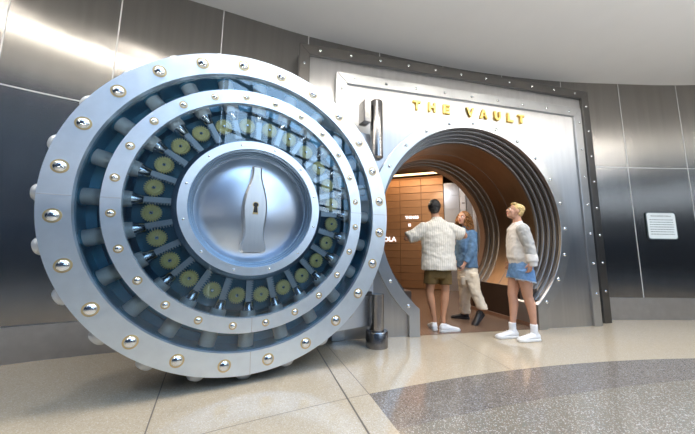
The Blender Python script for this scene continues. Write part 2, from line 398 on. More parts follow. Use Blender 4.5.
# ------------------------------------------------------------------ vault front (local: x along face, y into the wall, z up)
YV = .21587; D0 = 3.4587
hh = V(math.cos(YV), math.sin(YV), 0); nn2 = V(-math.sin(YV), math.cos(YV), 0)
PO = hh*2.63+nn2*D0; ZC = 1.4536
portal = thing('vault_front', 'riveted steel vault front with round stepped opening around the walk-through', 'vault entrance', PO, YV)
def arch(r, hw, n=96, z0=0.):
    """open path: floor -> up -> circle -> down"""
    a = math.acos(hw/r); zi = ZC-r*math.sin(a); a0 = PI+a; a1 = -a
    pts = [(-hw, z0)]+[(r*math.cos(a0+(a1-a0)*i/n), ZC+r*math.sin(a0+(a1-a0)*i/n)) for i in range(n+1)]+[(hw, z0)]
    return pts
def rect_of(path, x0, x1, zt):
    out = []
    n = len(path)
    for i, (x, z) in enumerate(path):
        dx, dz = x, z-ZC
        if i in (0, n-1): out.append((x0 if x < 0 else x1, 0)); continue
        ts = []
        if dx < 0: ts.append(x0/dx)
        if dx > 0: ts.append(x1/dx)
        if dz > 0: ts.append((zt-ZC)/dz)
        t = min(ts); X, Z_ = dx*t, ZC+dz*t
        if Z_ < .02: Z_ = .02+.0005*min(i, n-1-i)
        out.append((X, Z_))
    # snap corners
    for cx in (x0, x1):
        j = min(range(n), key=lambda q: (out[q][0]-cx)**2+(out[q][1]-zt)**2); out[j] = (cx, zt)
    return out
X0, X1, ZT = -2.056, 2.080, 3.487
pa = arch(1.45, .93); mk('face_plate', MB().strip(pa, rect_of(pa, X0, X1, ZT), .0, .40), 'portal', portal)
OX0, OX1, OZT = -2.556, 2.447, 3.913
op = [(OX0, 0), (OX0, OZT), (OX1, OZT), (OX1, 0)]; ip = [(X0+.05, 0), (X0+.05, ZT-.05), (X1-.05, ZT-.05), (X1-.05, 0)]
mk('backing_plate', MB().strip(ip, op, .135, .5), 'portal', portal)
def frame_strips(x0, x1, zt, w, y0, y1, material, riv_top, riv_left, riv_right, rr):
    T = MB().prism([(x0, zt), (x1, zt), (x1-w, zt-w), (x0+w, zt-w)], y0, y1); t_ = mk('frame_strip', T, material, portal, bevel=.006)
    Lf = MB().prism([(x0, 0), (x0, zt), (x0+w, zt-w), (x0+w, 0)], y0, y1); l_ = mk('frame_strip', Lf, material, portal, bevel=.006)
    Rr = MB().prism([(x1, 0), (x1-w, 0), (x1-w, zt-w), (x1, zt)], y0, y1); r_ = mk('frame_strip', Rr, material, portal, bevel=.006)
    rv = None
    for par, lst in ((t_, riv_top), (l_, riv_left), (r_, riv_right)):
        for (x, z) in lst:
            if rv is None: rv = mk('rivet', MB().dome((0, 0, 0), (0, -1, 0), rr, rr*.62), 'chrome', par, smooth=True, loc=(x, y0, z))
            else: dup(rv, par, (x, y0, z))
frame_strips(X0, X1, ZT, .155, -.035, .01, 'portal_strip', [(-1.80+.4537*i, 3.40) for i in range(9)],
             [(X0+.075, 3.24-.4537*i) for i in range(7)], [(2.019, 3.228-.4587*i) for i in range(7)], .021)
frame_strips(OX0, OX1, OZT, .15, .09, .14, 'outer_strip', [(-2.268+.4424*i, 3.838) for i in range(11)],
             [(OX0+.075, 3.62-.447*i) for i in range(8)], [(2.380, 3.62-.4465*i) for i in range(8)], .021)
fa = MB().strip(arch(1.44, .915), arch(1.597, 1.065), -.05, .01); fo = mk('arch_flange', fa, 'portal_strip', portal, bevel=.005)
rv = None
for k in range(-3, 16):
    a = R(15*k)
    p_ = (1.515*math.cos(a), -.05, ZC+1.515*math.sin(a))
    if rv is None: rv = mk('rivet', MB().dome((0, 0, 0), (0, -1, 0), .026, .017), 'chrome', fo, smooth=True, loc=p_)
    else: dup(rv, fo, p_)
rs = [1.44, 1.413, 1.386, 1.359, 1.332]
for i in range(4):
    y0 = .0+.075*i
    mk('stepped_ring', MB().strip(arch(rs[i+1]+.004, .955), arch(rs[i]+.03, 1.0), y0+.03, y0+.085), 'step', portal, bevel=.012)
    mk('stepped_ring', MB().strip(arch(rs[i+1]+.016, .965), arch(rs[i]+.03, 1.0), y0-.005+.0, y0+.03), 'outer_strip', portal)
mk('tunnel_lining', MB().strip(arch(1.345, .985), arch(1.40, 1.05), .31, 1.46), 'lining', portal, smooth=True)
for i, y0 in enumerate((1.10, 1.22, 1.34)):
    mk('end_ring', MB().strip(arch(1.335-.012*i, .975), arch(1.36, 1.0), y0, y0+.10), 'endring', portal, bevel=.012)
ls = MB().strip(arch(1.341, .984), arch(1.36, 1.0), .78, .79); mk('lining_seam', ls, 'step', portal)
for s_ in (-1, 1):
    mk('side_kerb', MB().box((s_*1.02, .80, .275), (.12, 1.4, .55)), 'kerb', portal)
    mk('kerb_trim', MB().box((s_*.945, .80, .03), (.05, 1.4, .06)), 'kerb_trim', portal)
    mk('kerb_joint', MB().box((s_*.959, .47, .3), (.004, .012, .48)), 'kerb_trim', portal)
def loc2w(x, y, z): return PO+hh*x+nn2*y+V(0, 0, z)
fb_ = MB().add([tuple(loc2w(*p)) for p in ((-1.0, -.0, .003), (1.0, -.0, .003), (1.0, 1.5, .003), (-1.0, 1.5, .003), (-4.6, 1.5, .003), (3.6, 1.5, .003), (3.6, 7.2, .003), (-4.6, 7.2, .003))], [(0, 1, 2, 3), (4, 5, 6, 7)])
struct('floor', fb_, 'brown_floor')

# letters on the face
sg = thing('sign_lettering', 'raised gold capital letters spelling THE VAULT above the round opening', 'sign', PO+V(0, 0, 3.085)-nn2*.0015, YV)
def poly_letter(ch, w=.118, h=.142, t=.034):
    m_ = MB(); y0, y1 = -.035, .0; P = lambda q: m_.prism([(x-w/2, z) for x, z in q], y0, y1)
    if ch == 'T': P([(0, h), (0, h-t), (w/2-t/2, h-t), (w/2-t/2, 0), (w/2+t/2, 0), (w/2+t/2, h-t), (w, h-t), (w, h)])
    if ch == 'H': P([(0, 0), (t, 0), (t, h/2-t/2), (w-t, h/2-t/2), (w-t, 0), (w, 0), (w, h), (w-t, h), (w-t, h/2+t/2), (t, h/2+t/2), (t, h), (0, h)])
    if ch == 'E': P([(0, 0), (w*.92, 0), (w*.92, t*.9), (t, t*.9), (t, h/2-t/2), (w*.85, h/2-t/2), (w*.85, h/2+t/2), (t, h/2+t/2), (t, h-t*.9), (w*.92, h-t*.9), (w*.92, h), (0, h)])
    if ch == 'V': P([(-.008, h), (w/2-t*.48, 0), (w/2+t*.48, 0), (w+.008, h), (w-t+.006, h), (w/2, t*1.1), (t-.006, h)])
    if ch == 'A':
        P([(-.008, 0), (w/2-t*.5, h), (w/2, h), (w/2, h-t*1.1), (t*.95-.006, 0)]); P([(w+.008, 0), (w-t*.95+.006, 0), (w/2, h-t*1.1), (w/2, h), (w/2+t*.5, h)])
        P([(w*.25, h*.22), (w*.75, h*.22), (w*.68, h*.22+t*.85), (w*.32, h*.22+t*.85)])
    if ch == 'U':
        r = w/2; o_ = [(0, h)]+[(r-r*math.cos(PI*i/12), r*.95-r*.95*math.sin(PI*i/12)) for i in range(13)]+[(w, h), (w-t, h)]
        q = r-t; i_ = [(r+q*math.cos(PI*i/12), r*.95-q*math.sin(PI*i/12)) for i in range(13)]+[(t, h)]
        pa_ = [(0, h)]+[(r-r*math.cos(PI*i/12), r*.95-r*.95*math.sin(PI*i/12)) for i in range(13)]+[(w, h)]
        pb_ = [(t, h)]+[(r-q*math.cos(PI*i/12), r*.95-q*math.sin(PI*i/12)) for i in range(13)]+[(w-t, h)]
        m_.strip([(x-w/2, z) for x, z in pa_], [(x-w/2, z) for x, z in pb_], y0, y1)
    if ch == 'L': P([(0, 0), (w*.9, 0), (w*.9, t), (t, t), (t, h), (0, h)])
    return m_
for ch, x in zip('THEVAULT', (-.88, -.642, -.40, -.015, .212, .456, .692, .885)):
    mk('letter', poly_letter(ch), 'gold', sg, bevel=.003, loc=(x, 0, 0))

# ------------------------------------------------------------------ vault door
KD = .9549
DC = V(-.62196, 1.85253, .30459)*1.27+V(0, 0, EYE)
YD = .46317
door = thing('vault_door', 'huge round steel vault door standing open with gears and locking bolts behind glass', 'vault door', DC, YD)
door.scale = (KD,)*3
def ring_solid(r0, r1, y0, y1, seg=144): return MB().lathe([(r0, y0), (r1, y0), (r1, y1), (r0, y1)], (0, 0, 0), (0, 1, 0), seg, close=True)
def rivets(parent, r, ph, rad, hgt, y, wr):
    d0 = None
    for k in range(24):
        a = ph+k*PI/12; p_ = (r*math.cos(a), y, r*math.sin(a))
        if d0 is None:
            d0 = mk('rivet', MB().dome((0, 0, 0), (0, -1, 0), rad, hgt, 24, 7), 'chrome', parent, smooth=True, loc=p_)
            d0['label'] = 'polished domed rivet'
            wa = mk('washer', MB().lathe([(rad*.9, .003), (rad*.9, -.004), (wr, -.004), (wr, .003)], (0, 0, 0), (0, 1, 0), 24, close=True), 'washer', d0, smooth=True, label='thin gold washer')
        else: dup_tree(d0, parent, p_)
ro = mk('outer_ring', ring_solid(1.236, 1.418, 0, .05), 'ring', door, smooth=True, bevel=.004)
ri = mk('inner_ring', ring_solid(.957, 1.078, -.016, .03), 'ring', door, smooth=True, bevel=.004)
rivets(ro, 1.330, 2.2251, .040, .026, 0, .050)
rivets(ri, 1.0165, 2.2276, .023, .018, -.016, .031)
# butt joints of the ring plates
for par, r0, r1, y in ((ro, 1.236, 1.418, -.0008), (ri, .957, 1.078, -.0168)):
    jb = MB()
    for k in range(4):
        a = k*PI/2+.02; c = V(math.cos(a), 0, math.sin(a)); t_ = V(-math.sin(a), 0, math.cos(a))
        jb.obox(c*(r0+r1)/2+V(0, y, 0), c*(r1-r0)/2*.98, t_*.0022, V(0, .001, 0))
    mk('plate_joint', jb, 'joint', par)
# rim drum, back plate with stepped ledges, inner web
mk('rim_drum', MB().lathe([(1.25, .05), (1.385, .05), (1.385, .40), (1.25, .40)], (0, 0, 0), (0, 1, 0), 144, close=True), 'arm', door, smooth=True)
mk('drum_lining', MB().lathe([(1.238, .05), (1.249, .05), (1.249, .36), (1.238, .36)], (0, 0, 0), (0, 1, 0), 144, close=True), 'drum', door, smooth=True)
mk('back_plate', MB().lathe([(0, .36), (.70, .36), (.70, .33), (.84, .33), (.84, .35), (1.10, .35), (1.10, .31), (1.17, .31), (1.17, .27), (1.245, .27), (1.245, .40), (0, .40)], (0, 0, 0), (0, 1, 0), 144), 'drum', door, smooth=True)
mk('web_ring', MB().lathe([(1.0, .24), (1.06, .24), (1.06, .35), (1.0, .35)], (0, 0, 0), (0, 1, 0), 144, close=True), 'drum', door, smooth=True)
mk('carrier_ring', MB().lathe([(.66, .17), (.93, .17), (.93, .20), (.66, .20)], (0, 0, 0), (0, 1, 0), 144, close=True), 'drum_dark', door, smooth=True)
# locking bolts, racks, gears
YB = .15
b0 = mk('locking_bolt', MB().lathe([(0, 0), (.052, 0), (.0635, .012), (.0635, .19)], (.955, YB, 0), (1, 0, 0), 28)
        .lathe([(.0635, 0), (.0635, .25), (.057, .262)], (.975, YB, 0), (1, 0, 0), 28), 'rod', door, smooth=True)
mk('bolt_tip', MB().lathe([(0, -.02), (.066, -.02), (.066, .070), (.062, .088), (.050, .100), (.025, .105), (0, .106)], (1.388, YB, 0), (1, 0, 0), 28), 'tip', b0, smooth=True, label='rounded outer end of the locking bolt')
mk('bolt_socket', MB().lathe([(.062, 0), (.074, .004), (.074, .014), (.062, .014)], (1.222, YB, 0), (1, 0, 0), 28, close=True), 'drum', b0, smooth=True, label='blue steel bolt socket')
mk('bolt_ferrule', MB().lathe([(.034, 0), (.038, .004), (.054, .070), (.056, .080), (.045, .09)], (.838, YB-.04, 0), (1, 0, 0), 28), 'ferrule', b0, smooth=True, label='polished tapered ferrule')
mk('bolt_collar', MB().lathe([(.050, 0), (.060, .010), (.064, .035), (.064, .07)], (.908, YB-.04, 0), (1, 0, 0), 28), 'rod', b0, smooth=True)
tp = [(.645, -.028)]; tp += [(.85, -.028), (.85, .014)]
nt_ = 10
for i in range(nt_):
    x = .85-(i+.1)*(.20/nt_); tp += [(x, .014), (x-.004, .031), (x-.009, .031), (x-.014, .014)]
tp += [(.645, .014)]
mk('toothed_rack', MB().prism(tp, .085, .110), 'rack', b0, label='toothed steel rack')
gt = []; NT = 24
for i in range(NT):
    for fr_, rr in ((0, .059), (.18, .0715), (.48, .0715), (.66, .059)):
        a = 2*PI*(i+fr_)/NT; gt.append((rr*math.cos(a), rr*math.sin(a)))
g0 = mk('gear_wheel', MB().prism(gt, .078, .105).lathe([(.046, 0), (.05, -.004), (.054, 0)], (0, .078, 0), (0, 1, 0), 28, close=True), 'gear', door, label='small brass gear wheel')
mk('gear_axle', MB().lathe([(.013, -.002), (.013, -.012), (.007, -.018), (0, -.018)], (0, .08, 0), (0, 1, 0), 14).cyl((0, .105, 0), (0, .17, 0), .012, seg=10), 'chrome', g0, smooth=True, label='polished gear axle')
g0.location = (.785*math.cos(R(7.5)), 0, .785*math.sin(R(7.5)))
for k in range(1, 24):
    a = k*PI/12; dup_tree(b0, door, (0, 0, 0), (0, -a, 0))
    ag = a+R(7.5); dup_tree(g0, door, (.785*math.cos(ag), 0, .785*math.sin(ag)), (0, -a*1.37, 0))
# hub
mk('hub_drum', MB().lathe([(.53, .05), (.60, .03), (.650, .05), (.650, .34), (.53, .34)], (0, 0, 0), (0, 1, 0), 120, close=True), 'hub', door, smooth=True)
hf = mk('hub_flange', ring_solid(.535, .606, .0, .06), 'ring', door, smooth=True, bevel=.004)
s0 = None
for k in range(12):
    a = 2.3551+k*PI/6; p_ = (.571*math.cos(a), .0, .571*math.sin(a))
    if s0 is None: s0 = mk('screw', MB().dome((0, 0, 0), (0, -1, 0), .011, .006, 12, 4), 'chrome', hf, smooth=True, loc=p_)
    else: dup(s0, hf, p_)
mk('recess_wall', MB().lathe([(.536, .03), (.520, .034), (.520, .07), (.508, .072), (.508, .10), (.494, .105), (.494, .17), (.536, .17)], (0, 0, 0), (0, 1, 0), 120, close=True), 'hub', door, smooth=True)
mk('centre_disc', MB().lathe([(0, .14), (.455, .14), (.47, .15), (.50, .15), (.50, .18), (0, .18)], (0, 0, 0), (0, 1, 0), 120), 'disc', door, smooth=True)
mk('glass_pane', ring_solid(.60, .965, .018, .024), 'glass', door, smooth=True, label='clear glass ring over the gears')
mk('glass_pane', ring_solid(1.07, 1.24, .038, .044), 'glass', door, smooth=True, label='clear glass ring over the bolts')
# bottle shaped emblem with keyhole
half = [(.375, .041), (.366, .043), (.352, .041), (.31, .043), (.27, .049), (.22, .062), (.17, .077), (.12, .090), (.07, .099), (.02, .104), (-.03, .105), (-.08, .102), (-.14, .096), (-.19, .090), (-.24, .087), (-.28, .089),
        (-.31, .096), (-.345, .106), (-.375, .109), (-.395, .107), (-.408, .097), (-.412, .08)]
left_ = [(-w, z) for z, w in half]; right_ = [(w, z) for z, w in half]
bt = MB(); n_ = len(half)
for ins, y in ((0, .145), (0, .015), (.014, -.004)):
    pass
secs = []
for sc_, y in ((1.0, .145), (1.0, .012), (.86, -.006)):
    dz = .0 if sc_ == 1 else .012
    secs.append([(-max(w-(1-sc_)*.1, .02), y, z-(dz if z > 0 else -dz)) for z, w in half]+[(max(w-(1-sc_)*.1, .02), y, z-(dz if z > 0 else -dz)) for z, w in reversed(half)])
vs = [p for s_ in secs for p in s_]; nn_ = 2*n_
fs = [(l*nn_+i, l*nn_+(i+1) % nn_, (l+1)*nn_+(i+1) % nn_, (l+1)*nn_+i) for l in range(2) for i in range(nn_)]
for l in (2,):
    for i in range(n_-1): fs.append((l*nn_+i, l*nn_+i+1, l*nn_+nn_-2-i, l*nn_+nn_-1-i))
for i in range(n_-1): fs.append((i, i+1, nn_-2-i, nn_-1-i))
bo = mk('bottle_emblem', bt.add(vs, fs), 'bottle', door, label='brushed steel plate in the outline of a contoured bottle')
bo.location = (0, 0, 0)
def keyhole(s_):
    r = .021*s_; q = [(-.019*s_, -.052*s_)]+[(r*math.cos(R(a)), .018+r*math.sin(R(a))) for a in range(235, -56, -18)]+[(.019*s_, -.052*s_)]
    return q
mk('keyhole_rim', MB().prism(keyhole(1.3), -.011, -.004), 'keyrim', bo, label='brass rim of the keyhole')
mk('keyhole', MB().prism(keyhole(1.0), -.013, -.006), 'black', bo, label='black keyhole')
# hinge arm behind the door
arm_poly = [(1.53, 1.18), (-.1, 1.20), (-.9, .6), (-1.0, -.3), (-.7, -1.0), (-.2, -1.36), (.25, -1.43), (.55, -1.40), (.80, -1.33), (1.0, -1.30), (1.53, -1.28)]
mk('hinge_arm', MB().prism(arm_poly, .46, .55), 'arm', door, bevel=.01, label='pale steel hinge arm plate')
mk('hinge_bracket', MB().box((1.36, .40, 1.42), (.10, .16, .30)), 'pin', door, bevel=.008)
mk('hinge_bracket', MB().box((1.28, .36, -.865), (.24, .16, .05)), 'black', door, bevel=.008)

# hinge pins
PX, PY = .35, 3.315
hp = tag(mk('hinge_pin', MB().lathe([(.060, 0), (.083, .02), (.083, .74), (.07, .76), (0, .76)], (0, 0, 0), (0, 0, 1), 40), 'pin', smooth=True, loc=(PX, PY, 2.2)), 'dark steel hinge cylinder hanging high beside the vault opening', 'hinge')
ft = thing('hinge_post', 'dark steel hinge post with thick collar standing on the floor', 'hinge', (PX, PY, 0))
mk('post', MB().lathe([(.083, .15), (.083, .58), (0, .58)], (0, 0, 0), (0, 0, 1), 40), 'pin', ft, smooth=True)
mk('collar', MB().lathe([(.127, 0), (.127, .165), (.12, .175), (.07, .175)], (0, 0, 0), (0, 0, 1), 40), 'pin', ft, smooth=True)

# ------------------------------------------------------------------ plaque on the right wall
pc = at(662, 226, 4.80); i_near = min(range(len(WL)), key=lambda i: (WL[i].x-pc.x)**2+(WL[i].y-pc.y)**2)
nw = nrm2(i_near); rz = math.atan2(nw.x, -nw.y)
pq = thing('wall_plaque', 'small pale text plaque with dark rim on the steel wall right of the vault', 'plaque', (5.50, WL[i_near].y+nw.y*.004, 1.345), rz)
def rrect(w, h, r):
    q = []
    for cx, cz, a0 in ((w/2-r, h/2-r, 0), (-w/2+r, h/2-r, 90), (-w/2+r, -h/2+r, 180), (w/2-r, -h/2+r, 270)):
        q += [(cx+r*math.cos(R(a0+18*i)), cz+r*math.sin(R(a0+18*i))+.24) for i in range(6)]
    return q
mk('plaque_frame', MB().prism(rrect(.545, .480, .05), -.012, 0), 'plaque_frame', pq)
mk('plaque_sheet', MB().prism(rrect(.515, .450, .04), -.015, -.010), 'plaque', pq)
cu = bpy.data.curves.new('t', 'FONT'); cu.body = 'WHAT IS THE SECRET FORMULA?'; cu.size = .032; cu.align_x = 'CENTER'; cu.extrude = .0006
to = bpy.data.objects.new('t', cu); C.objects.link(to); dg = bpy.context.evaluated_depsgraph_get()
tm = bpy.data.meshes.new_from_object(to.evaluated_get(dg)); bpy.data.objects.remove(to)
tt = bpy.data.objects.new('heading_text', tm); C.objects.link(tt); tt.parent = pq; tt.rotation_euler = (PI/2, 0, 0); tt.location = (-.0, -.0155, .40); tm.materials.clear(); tm.materials.append(M['ink'])
tt.scale = (.78, 1, 1)
bl = MB()
for i in range(7):
    x = -.215; z = .345-i*.042
    while x < .205:
        w = random.choice((.018, .026, .036, .046)); w = min(w, .21-x); bl.box((x+w/2, -.0158, z), (w, .0014, .011)); x += w+.009
tx = mk('body_text', bl, 'ink', pq); tx['kind'] = 'stuff'

# ------------------------------------------------------------------ chamber beyond the tunnel
def chl(x, y, z): return tuple(loc2w(x, y, z))
pe = arch(1.31, .96)
fw = MB().strip(pe, rect_of(pe, -4.6, 3.6, 3.75), 1.46, 1.6); fw.v = [chl(*p) for p in fw.v]; struct('wall_front', fw, 'chwall')
for nm, c, d in (('wall_chamber_left', (-4.7, 4.3, 1.9), (.2, 5.8, 3.8)), ('wall_chamber_right', (3.7, 4.3, 1.9), (.2, 5.8, 3.8)), ('wall_chamber_back', (-.5, 7.2, 1.9), (8.6, .2, 3.8))):
    b_ = MB().box(c, d); b_.v = [chl(*p) for p in b_.v]; struct(nm, b_, 'chwall')
b_ = MB().box((-.5, 4.3, 3.8), (8.4, 5.9, .1)); b_.v = [chl(*p) for p in b_.v]; struct('ceiling', b_, 'chwall')
# copper deposit box cabinets: a line of units, each with a stack of drawers
CW = V(2.93, 8.35, 0); dcw = V(-.944, .33, 0); rzc = math.atan2(-.33, .944)
UW = .66; RH = .226
def cabinet(i, label):
    t = thing('deposit_cabinet', label, 'cabinet', CW+dcw*UW*(i+1), rzc, 'copper deposit box cabinets')
    mk('carcass', MB().box((UW/2, .25, 1.74), (UW, .46, 3.48)), 'copper_gap', t)
    return t
c0 = None; dr0 = None
labs = ['copper deposit cabinet against the silver locker, rightmost of the copper run', 'copper deposit cabinet second from the silver locker', 'copper deposit cabinet behind the man in the striped shirt, third from silver locker',
        'copper deposit cabinet carrying the small lit white words', 'copper deposit cabinet at the left edge of the tunnel view']
for i in range(5):
    t = cabinet(i, labs[i])
    for r_ in range(15):
        if dr0 is None:
            dr0 = mk('drawer', MB().box((UW/2, 0, 0), (UW-.014, .04, RH-.014)).box((UW/2, -.024, .06), (.10, .012, .018)), 'copper', t, bevel=.003, loc=(0, .0, .13+r_*RH))
        else: dup(dr0, t, (0, 0, .13+r_*RH))
cv = tag(mk('cove_light', MB().box((0, 0, 0), (4.2, .05, .05)), 'cove'), 'long warm light strip glowing along the top of the copper cabinets', 'light')
cv.location = CW+dcw*2.12+V(-.02, -.06, 3.56); cv.rotation_euler = (0, 0, rzc)
# silver lockers right of them
cum = [.012]
def locker(w, fwd, label, white=False, slots=0, h=3.42):
    p = CW-dcw*cum[0]+V(-.33, -.944, 0)*fwd; cum[0] += w+.012; t = thing('silver_locker', label, 'locker', (p.x, p.y, 0), rzc, 'silver lockers')
    mk('carcass', MB().box((w/2, .25, h/2), (w, .44, h)), 'whitepanel' if white else 'locker', t, bevel=.006)
    dd = None
    for r_ in range(8):
        q = (0, .018, .18+r_*(h-.36)/7)
        if dd is None: dd = mk('locker_door', MB().box((w/2, 0, 0), (w-.02, .024, (h-.4)/7.1)), 'whitepanel' if white else 'locker', t, loc=q)
        else: dup(dd, t, q)
        if slots: mk('label_slot', MB().box((w*.55, .0, q[2]), (w*.5, .008, .035)), 'slot_grey', t)
    return t
locker(.44, 0, 'silver locker directly right of the copper cabinets', h=3.2)
locker(.16, .03, 'narrow white locker column with a row of small dark label slots', True, 1, 3.15)
locker(.15, 0, 'narrow grey locker just right of the white column', h=3.15)
locker(.10, .03, 'bright slim locker above the curly haired woman', True, h=3.0)
locker(.13, 0, 'slim silver locker second from the tunnel edge', h=3.0)
locker(.40, .03, 'wide silver locker nearest the tunnel edge', h=3.0)
# lit words
def text_thing(body, size, p, label, rz_):
    cu = bpy.data.curves.new('t', 'FONT'); cu.body = body; cu.size = size; cu.extrude = .012; cu.offset = .004
    to = bpy.data.objects.new('t', cu); C.objects.link(to); dg = bpy.context.evaluated_depsgraph_get()
    tm = bpy.data.meshes.new_from_object(to.evaluated_get(dg)); bpy.data.objects.remove(to)
    tt = bpy.data.objects.new('wall_text', tm); C.objects.link(tt); tt.location = p; tt.rotation_euler = (PI/2, 0, rz_); tm.materials.clear(); tm.materials.append(M['neon'])
    tag(tt, label, 'lettering'); return tt
def cab_point(px, py):
    d = RT*((px-347.5)/FPX)-UP*((py-217)/FPX)+FWD; nrm = V(.33, .944, 0); k_ = (CW-V(0, 0, 0)).dot(nrm)-.06; t = k_/d.dot(nrm); return d*t+V(0, 0, EYE)
text_thing('THINGS', .115, cab_point(405.2, 218.8), 'small white lit word on copper drawers left of the man', rzc)
text_thing('IS', .115, cab_point(408.3, 226.3), 'two small white lit letters just above the striped sleeve', rzc)
text_thing('OLA', .20, cab_point(383.6, 241.3), 'larger white lit letters OLA beside the rim of the vault door', rzc)

# ------------------------------------------------------------------ lights in the soffit, plus added fill lights
sl = MB(); vs = []; i0, i1 = 2*SUB, 22*SUB
for i in range(i0, i1+1):
    off = min(3.0, max(1.55, 1.55+(i-5*SUB)/(9.5*SUB)*1.35)); a = inner(i, off); b = inner(i, off+.045)
    vs += [(a.x, a.y, HC-.012), (b.x, b.y, HC-.012), (b.x, b.y, HC-.002), (a.x, a.y, HC-.002)]
sl.add(vs, [(4*i+j, 4*i+(j+1) % 4, 4*i+4+(j+1) % 4, 4*i+4+j) for i in range(i1-i0) for j in range(4)])
tag(mk('linear_light', sl, 'slot'), 'long thin curved light line set in the grey ceiling', 'light')
lamp0 = None
pos = []
for i in range(4*SUB, 20*SUB, 11):
    p = inner(i, min(3.0, max(1.55, 1.55+(i-5*SUB)/(9.5*SUB)*1.35))-.42); pos.append(p)
for j, p in enumerate(pos):
    if lamp0 is None:
        lamp0 = thing('downlight', '', 'light', (0, 0, 0), 0, 'downlights recessed in the grey ceiling')
        mk('bezel', MB().lathe([(.10, 0), (.125, 0), (.125, -.012), (.10, -.012)], (0, 0, 0), (0, 0, 1), 28, close=True), 'lamp_ring', lamp0)
        mk('lens', MB().lathe([(0, -.004), (.10, -.004)], (0, 0, 0), (0, 0, 1), 28), 'lamp', lamp0)
        lt = lamp0
    else: lt = dup_thing(lamp0, '')
    lt['label'] = 'round recessed downlight in the grey ceiling before the steel wall'
    lt.location = (p.x, p.y, HC-.002)
    la = bpy.data.lights.new('downlight_beam', 'SPOT'); la.energy = 42+10*j; la.color = (1, .95, .89); la.spot_size = R(110); la.spot_blend = .8; la.shadow_soft_size = .09
    lo = bpy.data.objects.new('downlight_beam', la); C.objects.link(lo); lo.location = (p.x, p.y, HC-.04)

for i in range(5*SUB, 19*SUB, 16):  # unseen upward area lights, added to brighten the ceiling
    p = inner(i, 4.4); la = bpy.data.lights.new('ceiling_fill', 'AREA'); la.energy = 23; la.color = (1, .98, .96); la.size = .5
    lo = bpy.data.objects.new('ceiling_fill', la); C.objects.link(lo); n_ = nrm2(i); lo.location = (p.x, p.y, 1.3); lo.rotation_euler = (PI, 0, 0)

def area(name, p, target, sx, sy, e, col):
    l = bpy.data.lights.new(name, 'AREA'); l.shape = 'RECTANGLE'; l.size = sx; l.size_y = sy; l.energy = e; l.color = col
    o = bpy.data.objects.new(name, l); C.objects.link(o); o.location = p; o.rotation_euler = (V(*target)-V(*p)).to_track_quat('-Z', 'Y').to_euler(); return o
q = CW+dcw*1.6+V(-.25, -.75, 3.55); area('cove_lamp', q, q+V(.25, .75, -2.2), 3.2, .15, 14, (1, .62, .32))
q = loc2w(.6, 3.0, 3.6); area('chamber_lamp', q, q+V(0, 0, -1), 1.2, 1.2, 24, (1, .86, .74))
q = loc2w(1.6, 3.4, 3.0); area('locker_fill', q, at(457, 230, 8), .5, .5, 3, (.92, .95, 1))  # unseen area light added to brighten the white locker column

area('tunnel_lamp', loc2w(-.6, .95, 2.3), loc2w(1.2, .95, .9), .25, .5, 13, (1, .76, .5))

# ------------------------------------------------------------------ people
def rot_from(fwd, up):
    f = V(*fwd).normalized(); r = f.cross(V(*up)).normalized(); u = r.cross(f); return Matrix((r, f, u)).transposed()   # x right, y fwd, z up
def head_geo(mb, c, rm, s=1.):
    P = lambda x, y, z: V(*c)+rm@(V(x, y, z)*s)
    mb.ell(P(0, -.015, .035), (.074*s, .092*s, .082*s), rm, 20, 14); mb.ell(P(0, .022, -.03), (.060*s, .070*s, .078*s), rm, 20, 14)
    mb.ell(P(0, .058, -.088), (.030*s, .026*s, .022*s), rm); mb.ell(P(0, .02, -.075), (.050*s, .055*s, .032*s), rm)
    mb.cap(P(0, .084, .018), P(0, .104, -.022), .008*s, .013*s); mb.ell(P(0, .096, -.028), (.018*s, .012*s, .009*s), rm)
    mb.ell(P(0, .078, .032), (.045*s, .012*s, .010*s), rm); mb.ell(P(0, .084, -.054), (.026*s, .009*s, .010*s), rm)
    for e in (-1, 1):
        mb.ell(P(e*.040, .062, -.02), (.022*s, .020*s, .024*s), rm); mb.ell(P(e*.076, -.012, -.008), (.010*s, .020*s, .031*s), rm)
    return P
def face_parts(parent, P, rm, s, browmat):
    for e in (-1, 1):
        ey = mk('eye', MB().ell(P(e*.031, .078, .010), .0125*s, seg=12, rings=8), 'eye', parent, smooth=True)
        mk('iris', MB().ell(P(e*.031, .0875, .010), .0062*s, seg=10, rings=6), 'iris', ey, smooth=True)
        mk('eyebrow', MB().cap(P(e*.018, .091, .034), P(e*.046, .078, .036), .0045*s, .003*s), browmat, parent, smooth=True)
    mk('lips', MB().cap(P(-.017, .088, -.052), P(.017, .088, -.052), .006*s).cap(P(-.012, .087, -.061), P(.012, .087, -.061), .0065*s), 'lip', parent, smooth=True)
def hand_geo(mb, wrist, d, side, curl=.5, s=1.):
    """palm along d, thumb on the side given; fingers curl about the palm normal"""
    d = V(*d).normalized(); side = V(*side); side = (side-d*side.dot(d)).normalized(); nm = d.cross(side)
    w = V(*wrist); mb.loft([(w, side*.024*s, nm*.018*s), (w+d*.04*s, side*.038*s, nm*.016*s), (w+d*.088*s, side*.040*s, nm*.013*s)], 16)
    for k, (o, ln) in enumerate(((.030, .072), (.010, .080), (-.010, .074), (-.030, .058))):
        p = w+d*.082*s+side*o*s; a = .15
        for j, fr_ in enumerate((.45, .32, .23)):
            a += curl*(.5, .7, .5)[j]; dd = d*math.cos(a)+nm*math.sin(a); q = p+dd*ln*fr_*s
            mb.cap(p, q, (.0092, .0085, .0078)[j]*s, (.0085, .0078, .007)[j]*s, seg=10); p = q
    p = w+d*.025*s+side*.028*s; q = p+(d*.7+side*.6+nm*.25).normalized()*.042*s; r = q+(d*.9+side*.15+nm*.35).normalized()*.030*s
    mb.cap(p, q, .0125*s, .010*s, seg=10); mb.cap(q, r, .010*s, .008*s, seg=10)
